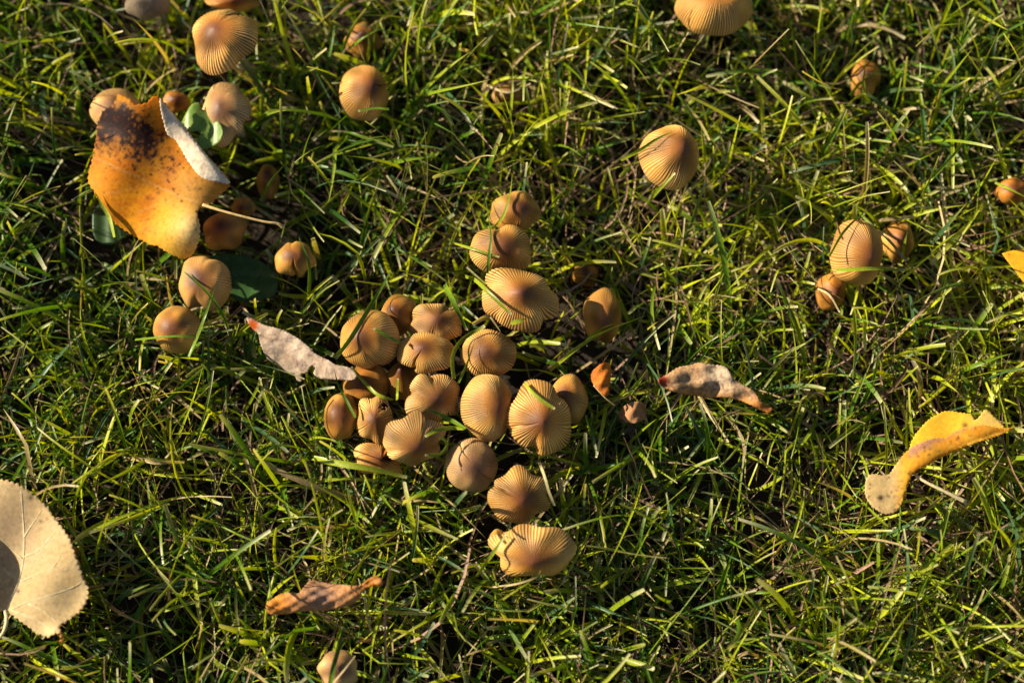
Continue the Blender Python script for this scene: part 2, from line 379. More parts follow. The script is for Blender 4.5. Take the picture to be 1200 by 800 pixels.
mushroom(239, 332, 29, 33, -2, 3, 34, 'folded saddle-shaped golden mushroom under crossing grass blades by the dark green leaf', hr=.7, egg=.35, umbo=.0, wav=.05, folds=[(-105, .4, .3), (75, .12, .2)], ribs=.35, pale=.1, group=G2)
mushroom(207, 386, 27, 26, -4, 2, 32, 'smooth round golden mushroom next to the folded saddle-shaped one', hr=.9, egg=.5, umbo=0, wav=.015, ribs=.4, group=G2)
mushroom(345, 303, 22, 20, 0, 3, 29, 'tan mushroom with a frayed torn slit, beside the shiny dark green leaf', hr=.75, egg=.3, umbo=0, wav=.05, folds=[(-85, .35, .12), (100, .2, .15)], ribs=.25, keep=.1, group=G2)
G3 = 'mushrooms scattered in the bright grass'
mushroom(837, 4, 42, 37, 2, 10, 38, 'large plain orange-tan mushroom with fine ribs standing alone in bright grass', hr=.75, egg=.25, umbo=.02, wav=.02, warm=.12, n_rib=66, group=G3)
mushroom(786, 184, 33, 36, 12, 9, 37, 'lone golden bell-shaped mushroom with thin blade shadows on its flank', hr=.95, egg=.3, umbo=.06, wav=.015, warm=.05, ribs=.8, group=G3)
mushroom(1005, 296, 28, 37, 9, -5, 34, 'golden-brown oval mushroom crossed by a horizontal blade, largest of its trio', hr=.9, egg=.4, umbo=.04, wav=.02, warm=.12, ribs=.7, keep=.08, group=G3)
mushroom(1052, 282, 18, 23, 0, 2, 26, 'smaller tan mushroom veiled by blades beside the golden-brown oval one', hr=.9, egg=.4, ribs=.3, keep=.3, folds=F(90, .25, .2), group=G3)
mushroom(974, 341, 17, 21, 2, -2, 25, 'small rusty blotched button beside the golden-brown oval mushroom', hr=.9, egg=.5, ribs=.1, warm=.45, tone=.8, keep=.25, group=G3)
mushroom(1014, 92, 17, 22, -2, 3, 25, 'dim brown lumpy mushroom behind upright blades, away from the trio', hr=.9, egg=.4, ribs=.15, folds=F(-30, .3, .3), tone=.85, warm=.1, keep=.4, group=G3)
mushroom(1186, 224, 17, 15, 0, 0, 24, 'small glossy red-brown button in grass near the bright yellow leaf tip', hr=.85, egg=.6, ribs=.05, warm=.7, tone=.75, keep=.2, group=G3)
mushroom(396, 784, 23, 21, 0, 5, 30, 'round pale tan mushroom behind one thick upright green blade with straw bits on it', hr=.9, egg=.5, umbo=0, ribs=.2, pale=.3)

# ------------------------------------------------------------------ fallen leaves
def seg_dist(p, line):
    best = 1e9
    for (x0, y0), (x1, y1) in zip(line[:-1], line[1:]):
        dx, dy = x1 - x0, y1 - y0; t = max(0, min(1, ((p[0] - x0) * dx + (p[1] - y0) * dy) / (dx * dx + dy * dy + 1e-9)))
        best = min(best, math.hypot(p[0] - x0 - t * dx, p[1] - y0 - t * dy))
    return best

def leaf_sheet(name, outline, zf, colf, parent, base, mat, teeth=0.0, tstep=6.0, step=2.4, under=None, thick=0.00022, smooth=True, keep=0.03, seed=1, solid_edges=()):
    """a leaf blade: outline in photo pixels on a surface zf(px,py) in mm above the ground, closed and with thickness"""
    r = random.Random(seed)
    P = spline(list(outline) + [outline[0]], 10)[:-1] if smooth else np.array(outline, float)
    # even resampling with serration
    Q = np.vstack([P, P[:1]]); L = np.concatenate([[0], np.cumsum(np.linalg.norm(np.diff(Q, axis=0), axis=1))])
    n = int(L[-1] / (tstep / 3)); t = np.linspace(0, L[-1], n, endpoint=False)
    B = np.stack([np.interp(t, L, Q[:, 0]), np.interp(t, L, Q[:, 1])], -1)
    if teeth:
        T = np.roll(B, -1, 0) - np.roll(B, 1, 0); T /= np.linalg.norm(T, axis=1)[:, None] + 1e-9
        N = np.stack([T[:, 1], -T[:, 0]], -1)
        area = 0.5 * np.sum(B[:, 0] * np.roll(B[:, 1], -1) - B[:, 1] * np.roll(B[:, 0], -1))
        if area < 0: N = -N
        tooth = np.array([(0.0, 0.75, 1.0)[i % 3] * r.uniform(0.5, 1.2) - 0.4 for i in range(n)])
        B = B + N * (tooth * teeth)[:, None]
    x0, y0 = B.min(0); x1, y1 = B.max(0)
    pts = [Vector(b) for b in B]
    bl = B
    def inside(x, y):
        c = False; X, Y = bl[:, 0], bl[:, 1]; X2, Y2 = np.roll(X, 1), np.roll(Y, 1)
        cond = (Y > y) != (Y2 > y)
        return bool(np.sum(cond & (x < (X2 - X) * (y - Y) / (Y2 - Y + 1e-12) + X)) % 2)
    y = y0
    while y < y1:
        x = x0
        while x < x1:
            a, b = x + r.uniform(-.5, .5), y + r.uniform(-.5, .5)
            if inside(a, b) and np.min((bl[:, 0] - a) ** 2 + (bl[:, 1] - b) ** 2) > 1.2: pts.append(Vector((a, b)))
            x += step
        y += step
    v, e, f, *_ = geometry.delaunay_2d_cdt(pts, [(i, (i + 1) % n) for i in range(n)], [], 1, 1e-5)
    v2 = [(p.x, p.y) for p in v]
    top = np.array([W(px, py, zf(px, py) / 1000) for px, py in v2])
    f = np.array([list(t) for t in f if len(t) == 3])
    # faces up
    a, b, c = top[f[:, 0]], top[f[:, 1]], top[f[:, 2]]
    nz = np.cross(b - a, c - a)[:, 2]
    f[nz < 0] = f[nz < 0][:, ::-1]
    a, b, c = top[f[:, 0]], top[f[:, 1]], top[f[:, 2]]
    fn = np.cross(b - a, c - a); vn = np.zeros_like(top)
    for k in range(3): np.add.at(vn, f[:, k], fn)
    vn /= np.linalg.norm(vn, axis=1)[:, None] + 1e-12
    m = len(top); V = np.vstack([top, top - vn * thick])
    ed = {}
    for t3 in f:
        for i in range(3):
            k = (int(t3[i]), int(t3[(i + 1) % 3]))
            ed[k] = ed.get(k, 0) + 1
    rim = [k for k in ed if (k[1], k[0]) not in ed]
    loops = list(f.ravel()) + list((f[:, ::-1] + m).ravel()); counts = [3] * (2 * len(f))
    for i, j in rim: loops += [j, i, i + m, j + m]; counts.append(4)
    C = np.array([colf(px, py) for px, py in v2])
    CU = C if under is None else np.broadcast_to(np.array(under), C.shape)
    o = mesh_np(name, V - base, loops, counts, mat, parent, np.clip(np.vstack([C, CU]), 0.004, 0.95))
    # rasterise densely for the grass
    d = np.concatenate([a, b, c, (a + b + c) / 3])
    stamp(d, keep)
    return o

def px_tube(name, pts, rads, parent, base, mat, k=6, n=8):
    P = spline([W(x, y, z / 1000) for x, y, z in pts], k)
    rr = np.interp(np.linspace(0, 1, len(P)), np.linspace(0, 1, len(rads)), rads) / 1000
    V, l, c = tube(P - base, rr, n)
    stamp(P, 0.2)
    return mesh_np(name, V, l, c, mat, parent)

def mix(a, b, t):
    t = max(0.0, min(1.0, t)); return np.array(a) * (1 - t) + np.array(b) * t
def bump1(x, y, cx, cy, r): return math.exp(-((x - cx) ** 2 + (y - cy) ** 2) / (r * r))
FL = 'fallen leaves on the lawn'

# -- big orange leaf with scorched end and folded pale edge
zo = lambda x, y: (90 + x / 3.477, 90 + y / 3.477)
base = W(190, 215, 0.0)
t = empty('fallen_leaf', base, 'big orange leaf with scorched dark end and folded pale edge, lying over mushrooms', 'leaf', FL)
A_mid = [zo(520, 525), zo(400, 480), zo(260, 415), zo(140, 360), zo(70, 330)]
A_sec = [[zo(430, 490), zo(330, 520), zo(230, 560)], [zo(380, 470), zo(330, 380), zo(270, 300)], [zo(300, 430), zo(230, 340), zo(170, 280)], [zo(300, 432), zo(200, 460), zo(110, 480)], [zo(470, 505), zo(440, 400), zo(380, 300)], [zo(510, 530), zo(450, 600), zo(400, 690)]]
def zA(x, y):
    d = (x - 190) * 0.35 - (y - 215) * 0.94
    u = x - 190
    return 41 - 0.00030 * (x - 205) ** 2 - 0.035 * (y - 215) + 1.6 * math.sin(x * .06 + y * .03) + 1.2 * math.sin(y * .09 - x * .02) + 8 * bump1(x, y, 228, 262, 26) * 0.6 - 0.9 * math.exp(-(seg_dist((x, y), A_mid) / 4.0) ** 2) + 4.0 * bump1(x, y, 150, 125, 30)
def cA(x, y):
    n1 = fbm((x, y), 0.05, 2.0); n2 = fbm((x, y), 0.22, 9.0)
    c = mix((0.84, 0.38, 0.012), (0.66, 0.20, 0.008), 0.5 + n1 * 2.2)
    c = mix(c, (0.85, 0.52, 0.05), 1.6 * bump1(x, y, 215, 275, 36))
    c = mix(c, (0.78, 0.33, 0.02), 0.8 * bump1(x, y, 118, 215, 30))
    c = mix(c, (0.88, 0.70, 0.28), 1.3 * bump1(x, y, 226, 268, 20))
    c = mix(c, (0.72, 0.42, 0.10), 0.8 * bump1(x, y, 232, 225, 30))
    dark = 1.5 * bump1(x, y, 137, 138, 23) + 0.9 * bump1(x, y, 165, 160, 24) + 0.6 * bump1(x, y, 185, 185, 34) + 0.7 * bump1(x, y, 118, 165, 24)
    c = mix(c, (0.20, 0.07, 0.022), 0.75 * min(1, dark) )
    c = mix(c, (0.030, 0.014, 0.014), max(0, (dark * 0.95 + n2 * 1.5 + n1 * .7 - 0.66) * 3.0))
    sp = fbm((x, y), 0.42, 4.0, 2)
    c = mix(c, (0.09, 0.03, 0.012), max(0, (sp - 0.19) * 8) * min(1, 0.25 + dark))
    v = math.exp(-(seg_dist((x, y), A_mid) / 1.3) ** 2) * 0.6
    for s_ in A_sec: v = max(v, 0.40 * math.exp(-(seg_dist((x, y), s_) / 0.8) ** 2))
    return mix(c, (0.66, 0.42, 0.14), v * (1 - min(1, dark)))
oA = [zo(*p) for p in [(165, 70), (215, 92), (236, 114), (288, 106), (300, 90), (338, 86), (430, 195), (530, 320), (622, 428), (575, 490), (532, 525), (492, 545), (502, 610), (494, 675), (470, 725), (430, 740), (370, 716), (330, 690), (296, 682), (200, 628), (150, 590), (108, 540), (72, 470), (46, 420), (60, 350), (74, 280), (84, 200), (104, 145), (148, 112)]]
bladeA = leaf_sheet('blade', oA, zA, cA, t, base, M_LEAF, teeth=1.6, tstep=6.5, under=(0.60, 0.47, 0.30), seed=3)
fl = [zo(*p) for p in [(338, 86), (430, 195), (530, 320), (622, 428), (575, 428), (530, 420), (492, 396), (455, 345), (428, 300), (402, 258), (370, 235), (350, 170), (342, 130)]]
foldline = [zo(338, 86), zo(430, 195), zo(530, 320), zo(622, 428)]
def zF(x, y):
    d = seg_dist((x, y), foldline)
    return zA(x, y) + 0.4 + 1.9 * (1 - math.exp(-d / 2.2)) - 0.02 * d
leaf_sheet('folded_edge', fl, zF, lambda x, y: mix((0.74, 0.64, 0.48), (0.60, 0.48, 0.34), .5 + 1.5 * fbm((x, y), .12, 6.0)), bladeA, base, M_DRYLEAF, teeth=1.1, tstep=5, seed=4)
pet = [zo(*p) for p in [(515, 522), (560, 537), (640, 560), (760, 590), (815, 598), (840, 612)]]
px_tube('stalk', [(x, y, z) for (x, y), z in zip(pet, (40.6, 41.5, 42, 41, 40, 38.5))], [.75, .6, .5, .5, .55, .9], t, base, M_PETIOLE)

# -- pale leaf, underside up, with raised veins
zb = lambda x, y: (x / 3.636, 550 + y / 3.636)
base = W(20, 660, 0.0)
t = empty('fallen_leaf', base, 'large pale yellow serrated leaf lying underside up with raised veins', 'leaf', FL)
oB = [zb(*p) for p in [(255, 745), (262, 712), (240, 690), (205, 712), (150, 690), (95, 650), (45, 612), (20, 600), (-20, 612), (-80, 640), (-170, 650), (-250, 610), (-300, 520), (-310, 400), (-270, 260), (-190, 130), (-90, 60), (0, 45), (70, 62), (130, 100), (190, 150), (245, 225), (290, 285), (320, 365), (350, 450), (376, 525), (350, 590), (300, 635), (255, 668), (268, 720)]]
def zB(x, y):
    return 36 + 0.0004 * max(0, 40 - x) ** 2 + min(9.5, 0.012 * max(0, -4 - x) ** 2) * sstep(590, 660, y) + 1.3 * math.sin(x * .05 + y * .035) + 0.07 * (x - 30) - 0.03 * (y - 660) + 0.0004 * (y - 660) ** 2 + 5 * bump1(x, y, 68, 745, 12) - 2.5 * bump1(x, y, 95, 700, 30)  # unseen left edge is shaped into a raised curl to shade the blade
B_mid = [zb(*p) for p in [(22, 602), (45, 555), (78, 480), (98, 400), (104, 300), (98, 200), (90, 90)]]
B_sec = [[zb(*p) for p in q] for q in [[(42, 598), (130, 560), (215, 535), (290, 510), (350, 480)], [(85, 480), (150, 450), (225, 415), (260, 365)], [(102, 372), (150, 352), (190, 320), (240, 260)], [(48, 600), (110, 620), (180, 655), (240, 690)], [(100, 290), (140, 230), (180, 170)], [(98, 380), (40, 330), (-20, 260)], [(85, 480), (10, 420), (-60, 340)], [(22, 602), (-80, 560), (-180, 540)], [(120, 570), (180, 600), (240, 640)]]]
def cB(x, y):
    n1 = fbm((x, y), 0.035, 5.0); n2 = fbm((x, y), 0.2, 1.0)
    c = mix((0.72, 0.60, 0.33), (0.72, 0.56, 0.26), 0.5 + 1.6 * n1)
    c = mix(c, (0.55, 0.42, 0.25), 0.9 * bump1(x, y, 10, 615, 40))
    c = mix(c, (0.40, 0.28, 0.15), max(0, (n2 - 0.2) * 3) * 0.9)
    c = mix(c, (0.66, 0.30, 0.05), 1.3 * bump1(x, y, 73, 750, 7))
    c = mix(c, (0.13, 0.08, 0.05), 1.2 * bump1(x, y, 36, 583, 3.0) + 1.1 * bump1(x, y, 21, 692, 2.6) + .9 * bump1(x, y, 48, 611, 2.0))
    v = 0.9 * math.exp(-(seg_dist((x, y), B_mid) / 1.2) ** 2)
    for s_ in B_sec: v = max(v, 0.7 * math.exp(-(seg_dist((x, y), s_) / 0.8) ** 2))
    return mix(c, (0.86, 0.78, 0.52), v)
bladeB = leaf_sheet('blade', oB, zB, cB, t, base, M_LEAF, teeth=2.8, tstep=6.5, step=2.8, under=(0.72, 0.50, 0.12), seed=5)
for ln, w0 in [(B_mid, .36)] + [(q, .22) for q in B_sec]:
    px_tube('vein', [(x, y, zB(x, y) + 0.02) for x, y in ln], [w0, w0 * .35], bladeB, base, M_PETIOLE_PALE, 5, 6)
px_tube('stalk', [(*zb(22, 600), zB(6, 715) + .6), (*zb(28, 640), 36.5), (*zb(15, 690), 36), (*zb(-25, 740), 34), (*zb(-70, 790), 31)], [.6, .8, .7, .7, .8], t, base, M_PETIOLE_PALE)

# -- beige curled leaf against the cluster
zc = lambda x, y: (280 + x / 6.669, 350 + y / 6.669)
base = W(350, 415, 0.0)
t = empty('fallen_leaf', base, 'beige curled dry leaf with a bitten edge and red tip, against the cluster', 'leaf', FL)
C_ridge = [zc(60, 155), zc(200, 215), zc(400, 290), zc(560, 400), zc(700, 495), zc(910, 600)]
def zC(x, y):
    d = seg_dist((x, y), C_ridge); return 37.5 + 0.03 * (x - 350) - 0.010 * d * d + 0.25 * math.sin(x * .18) + .12 * math.sin(x * .35 + y * .2)
C_v = [[zc(150, 290), zc(300, 280), zc(340, 240)], [zc(330, 470), zc(400, 420), zc(530, 365)], [zc(500, 560), zc(560, 490), zc(640, 440)], [zc(680, 590), zc(690, 520), zc(690, 480)], [zc(255, 510), zc(330, 460)], [zc(230, 330), zc(440, 305)]]
def cC(x, y):
    n1 = fbm((x, y), 0.07, 3.0); n2 = fbm((x, y), .3, 8.0)
    c = mix((0.56, 0.44, 0.33), (0.46, 0.33, 0.23), .5 + 1.8 * n1)
    c = mix(c, (0.26, 0.17, 0.14), max(0, (n2 - .04) * 3.0) * .8)
    c = mix(c, (0.16, 0.11, 0.11), 1.3 * bump1(x, y, 351, 427, 5) * (0.6 + 2 * n2) + .7 * bump1(x, y, 321, 411, 5))
    c = mix(c, (0.55, 0.10, 0.015), 1.6 * bump1(x, y, 296, 381, 6) * (1 if x < 303 else .3))
    v = 0
    for s_ in C_v: v = max(v, .8 * math.exp(-(seg_dist((x, y), s_) / .75) ** 2))
    return mix(c, (0.22, 0.15, 0.11), v)
oC = [zc(*p) for p in [(55, 148), (110, 158), (200, 205), (330, 240), (440, 295), (540, 370), (600, 430), (700, 480), (760, 515), (870, 540), (918, 600), (880, 635), (760, 632), (640, 625), (585, 590), (595, 540), (572, 522), (548, 545), (530, 580), (490, 590), (488, 645), (455, 640), (430, 590), (380, 580), (300, 520), (230, 475), (190, 410), (165, 340), (150, 270), (110, 240), (75, 195)]]
leaf_sheet('blade', oC, zC, cC, t, base, M_DRYLEAF, teeth=.6, tstep=4, step=2.0, under=(.5, .3, .15), seed=6)

# -- tan leaf with a red tip in the bright grass
zd = lambda x, y: (660 + x / 4.615, 410 + y / 4.615)
base = W(835, 455, 0.0)
t = empty('fallen_leaf', base, 'small tan spindle-shaped leaf with dark red tip, resting on bright grass', 'leaf', FL)
def zD(x, y):
    top = [zd(515, 160), zd(700, 130), zd(850, 140), zd(1000, 230), zd(1120, 320)]
    d = seg_dist((x, y), top); return 38 - 0.012 * d * d + .5 * math.sin(x * .2) + .5 * math.sin(x * .09 + y * .3) + 0.02 * (835 - x)
D_v = [[zd(560, 180), zd(640, 165), zd(720, 250)], [zd(700, 90), zd(760, 160), zd(800, 220)], [zd(780, 90), zd(830, 140), zd(830, 200)], [zd(520, 190), zd(760, 215), zd(960, 210), zd(1120, 320)]]
D_net = [[zd(600 + 62 * i, 92 + 4 * abs(i - 3)), zd(640 + 58 * i, 205 + 8 * i)] for i in range(7)] + [[zd(560 + 60 * i, 215 + 6 * i), zd(640 + 50 * i, 120 + 14 * i)] for i in range(7)]
def cD(x, y):
    n1 = fbm((x, y), 0.08, 13.0); n2 = fbm((x, y), .33, 2.0)
    c = mix((0.56, 0.35, 0.17), (0.48, 0.26, 0.11), .5 + 1.8 * n1)
    c = mix(c, (0.66, 0.50, 0.33), 1.1 * bump1(x, y, 845, 438, 20))
    c = mix(c, (0.52, 0.22, 0.05), max(0, (y - 456 - 0.1 * (x - 835)) / 12))
    c = mix(c, (0.16, 0.09, 0.07), max(0, (n2 - .05) * 3.0) * .9)
    c = mix(c, (0.28, 0.03, 0.012), 1.5 * bump1(x, y, 776, 446, 6.5))
    c = mix(c, (0.42, 0.14, 0.02), 1.3 * bump1(x, y, 898, 478, 9))
    v = 0
    for s_ in D_v + D_net: v = max(v, .75 * math.exp(-(seg_dist((x, y), s_) / .7) ** 2))
    return mix(c, (0.18, 0.10, 0.07), v)
oD = [zd(*p) for p in [(512, 158), (560, 132), (620, 95), (690, 80), (740, 66), (800, 78), (860, 85), (890, 100), (930, 160), (990, 195), (1045, 235), (1070, 280), (1130, 312), (1110, 338), (1050, 315), (960, 275), (880, 258), (800, 258), (690, 245), (600, 225), (530, 195)]]
leaf_sheet('blade', oD, zD, cD, t, base, M_DRYLEAF, teeth=.9, tstep=4.5, step=2.0, under=(.5, .25, .08), seed=7)

# -- yellow leaf folded along its midrib
ze = lambda x, y: (980 + x / 5.0, 460 + y / 5.0)
base = W(1095, 545, 0.0)
t = empty('fallen_leaf', base, 'bright yellow leaf folded lengthwise with brownish edge and short stalk', 'leaf', FL)
E_fold = [ze(330, 690), ze(400, 600), ze(450, 470), ze(600, 385), ze(800, 285), ze(1040, 205)]
def zE1(x, y):
    d = seg_dist((x, y), E_fold); return 35 - 0.06 * d + .5 * math.sin(x * .1)
def zE2(x, y):
    d = seg_dist((x, y), E_fold); return zE1(x, y) + 0.5 + 1.5 * (1 - math.exp(-d / 4.0)) * sstep(1035, 1075, x) + .02 * d
def cE1(x, y):
    n1 = fbm((x, y), 0.07, 23.0); c = mix((0.88, 0.62, 0.05), (0.84, 0.52, 0.03), .5 + 1.8 * n1)
    c = mix(c, (0.16, 0.07, 0.03), 1.2 * bump1(x, y, 1131, 498, 3) )
    return mix(c, (0.86, 0.68, 0.18), 1.0 * bump1(x, y, 1160, 490, 20))
def cE2(x, y):
    n1 = fbm((x, y), 0.08, 33.0); n2 = fbm((x, y), .3, 12.0)
    c = mix((0.80, 0.50, 0.05), (0.74, 0.38, 0.03), .5 + 1.8 * n1)
    d = seg_dist((x, y), E_fold)
    c = mix(c, (0.50, 0.30, 0.17), max(0, (d - 14 + 9 * n2) / 7) if x > 1065 else 0)
    c = mix(c, (0.66, 0.55, 0.28), sstep(1062, 1042, x) * .85)
    c = mix(c, (0.20, 0.09, 0.04), max(0, (n2 - .2) * 5) * .8)
    return mix(c, (0.07, 0.04, 0.035), 1.4 * bump1(x, y, 1032, 583, 3) + bump1(x, y, 1041, 581, 1.8))
oE1 = [ze(*p) for p in [(400, 470), (440, 290), (500, 200), (560, 145), (640, 108), (720, 115), (790, 130), (815, 160), (850, 125), (880, 98), (915, 130), (945, 160), (985, 205), (940, 225), (800, 285), (600, 385), (470, 450)]]
leaf_sheet('back_half', oE1, zE1, cE1, t, base, M_LEAF, teeth=1.3, tstep=4.5, step=2.4, under=(.75, .5, .1), seed=8)
oE2 = [ze(*p) for p in [(1042, 203), (950, 250), (800, 297), (640, 365), (520, 430), (450, 475), (425, 530), (400, 600), (365, 680), (310, 710), (250, 695), (190, 640), (168, 580), (178, 500), (215, 476), (300, 482), (350, 420), (410, 345), (480, 300), (560, 270), (640, 262), (690, 230), (760, 208), (860, 190), (960, 208)]]
leaf_sheet('front_half', oE2, zE2, cE2, t, base, M_LEAF, teeth=1.2, tstep=4.5, step=2.2, under=(.75, .5, .1), seed=9)
px_tube('stalk', [(*ze(455, 475), 33.3), (*ze(520, 520), 33.5), (*ze(640, 580), 33), (*ze(760, 640), 31)], [.5, .6, .65, .9], t, base, M_PETIOLE_PALE)

# -- orange-brown rolled leaf near the bottom
zf_ = lambda x, y: (300 + x / 5.33, 650 + y / 5.33)
base = W(380, 698, 0.0)
t = empty('fallen_leaf', base, 'orange-brown rolled dry leaf with crinkled ends lying in dark grass', 'leaf', FL)
F_axis = [zf_(100, 320), zf_(300, 255), zf_(500, 250), zf_(760, 165)]
def zG(x, y):
    d = seg_dist((x, y), F_axis); return 37 - 0.014 * d * d + .6 * math.sin(x * .3) * math.sin(y * .5) + .8 * math.sin(x * .11)
def cG(x, y):
    n1 = fbm((x, y), 0.09, 43.0); n2 = fbm((x, y), .33, 22.0)
    c = mix((0.50, 0.24, 0.09), (0.36, 0.17, 0.07), .5 + 1.8 * n1)
    c = mix(c, (0.68, 0.25, 0.04), 1.3 * bump1(x, y, 322, 707, 16) + .9 * bump1(x, y, 432, 684, 14))
    c = mix(c, (0.34, 0.20, 0.14), .9 * bump1(x, y, 375, 697, 17))
    return mix(c, (0.13, 0.06, 0.035), max(0, (n2 - .15) * 4) * .8)
oF = [zf_(*p) for p in [(60, 305), (110, 270), (160, 240), (210, 232), (262, 240), (310, 185), (355, 155), (420, 170), (520, 182), (640, 190), (700, 150), (750, 128), (792, 160), (780, 195), (730, 190), (665, 225), (655, 270), (610, 300), (560, 320), (470, 340), (400, 350), (320, 350), (230, 360), (130, 372), (75, 360)]]
leaf_sheet('blade', oF, zG, cG, t, base, M_DRYLEAF, teeth=.9, tstep=4, step=2.0, under=(.4, .2, .08), seed=10)

# -- scraps
def scrap(label, outline, z0, c0, c1, zfun=None, mat=M_DRYLEAF, name='leaf_scrap', cat='leaf', group=None, stalk=None, teeth=.5, seed=12, vein=None):
    cx = sum(p[0] for p in outline) / len(outline); cy = sum(p[1] for p in outline) / len(outline)
    b = W(cx, cy, 0.0)
    tt = empty(name, b, label, cat, group)
    zz = zfun or (lambda x, y: z0 - 0.02 * (x - cx) ** 2 + .4 * math.sin(x * .4 + y * .3))
    def cc(x, y):
        c = mix(c0, c1, .5 + 2 * fbm((x, y), .1, seed * 1.3))
        c = mix(c, np.array(c0) * .35, max(0, (fbm((x, y), .3, seed * 2.1) - .2) * 3))
        if vein: c = mix(c, np.array(c1) * 1.35, .7 * math.exp(-(seg_dist((x, y), vein) / .8) ** 2))
        return c
    leaf_sheet('blade', outline, zz, cc, tt, b, mat, teeth=teeth, tstep=4, step=2.2, seed=seed)
    if stalk: px_tube('stalk', stalk, [.35, .3, .3], tt, b, M_PETIOLE)
    return tt
zs = zd
scrap('upright rust-orange leaf scrap beside the plain smooth tan mushroom', [zs(*p) for p in [(160, 110), (205, 75), (250, 72), (258, 130), (250, 200), (240, 248), (200, 225), (160, 180), (150, 140)]], 35, (.56, .17, .02), (.46, .12, .02),
      stalk=[(*zs(165, 190), 34.5), (*zs(225, 255), 33), (*zs(280, 300), 30)], seed=12)
scrap('dull brown cupped leaf scrap caught in grass near the rust-orange scrap', [zs(*p) for p in [(310, 320), (350, 290), (410, 278), (445, 300), (448, 360), (400, 392), (340, 390), (300, 360)]], 29, (.36, .17, .07), (.42, .22, .10), seed=13)
scrap('bright yellow leaf tip on the grass near the glossy red-brown button', [(1174, 297), (1190, 293), (1215, 294), (1235, 315), (1225, 340), (1205, 335), (1190, 318)], 36, (.82, .52, .03), (.80, .46, .03), mat=M_LEAF, seed=14, zfun=lambda x, y: 36 + .03 * (x - 1190))
# -- live green leaves between the mushrooms
zg = lambda x, y: (80 + x / 3.0, y / 3.0)
scrap('light green folded clover-like leaf between the orange leaf and the two-lobed mushroom', [zg(*p) for p in [(400, 425), (430, 372), (460, 362), (472, 385), (510, 408), (542, 455), (530, 500), (475, 525), (455, 495), (468, 465), (440, 462), (405, 482), (393, 455)]], 33, (.16, .26, .045), (.22, .33, .07), name='green_leaf', cat='leaf', mat=M_GRASS, seed=15,
      zfun=lambda x, y: 39 + 2 * math.sin(x * .12) + .1 * (x - 240), vein=[zg(420, 480), zg(450, 385)], teeth=.3)
zh = lambda x, y: (80 + x / 3.0, 180 + y / 3.0)
scrap('glossy dark green leaf in shade beside the folded saddle-shaped mushroom', [zh(*p) for p in [(500, 360), (560, 350), (640, 365), (710, 400), (735, 450), (720, 500), (650, 515), (590, 515), (560, 470), (520, 420)]], 17, (.04, .10, .025), (.06, .13, .03), name='green_leaf', cat='leaf', mat=M_GRASS, seed=16,
      zfun=lambda x, y: 17 + .0025 * (x - 285) ** 2 + .6 * math.sin(y * .2), vein=[zh(500, 370), zh(620, 450), zh(720, 495)], teeth=.3)
scrap('dark green round leaf low in the grass beneath the big orange leaf', [zh(*p) for p in [(85, 210), (110, 180), (150, 195), (180, 250), (190, 300), (150, 320), (105, 310), (85, 270)]], 20, (.04, .085, .03), (.055, .11, .035), name='green_leaf', cat='leaf', mat=M_GRASS, seed=17,
      zfun=lambda x, y: 19 + .4 * math.sin(x * .3), teeth=.3)

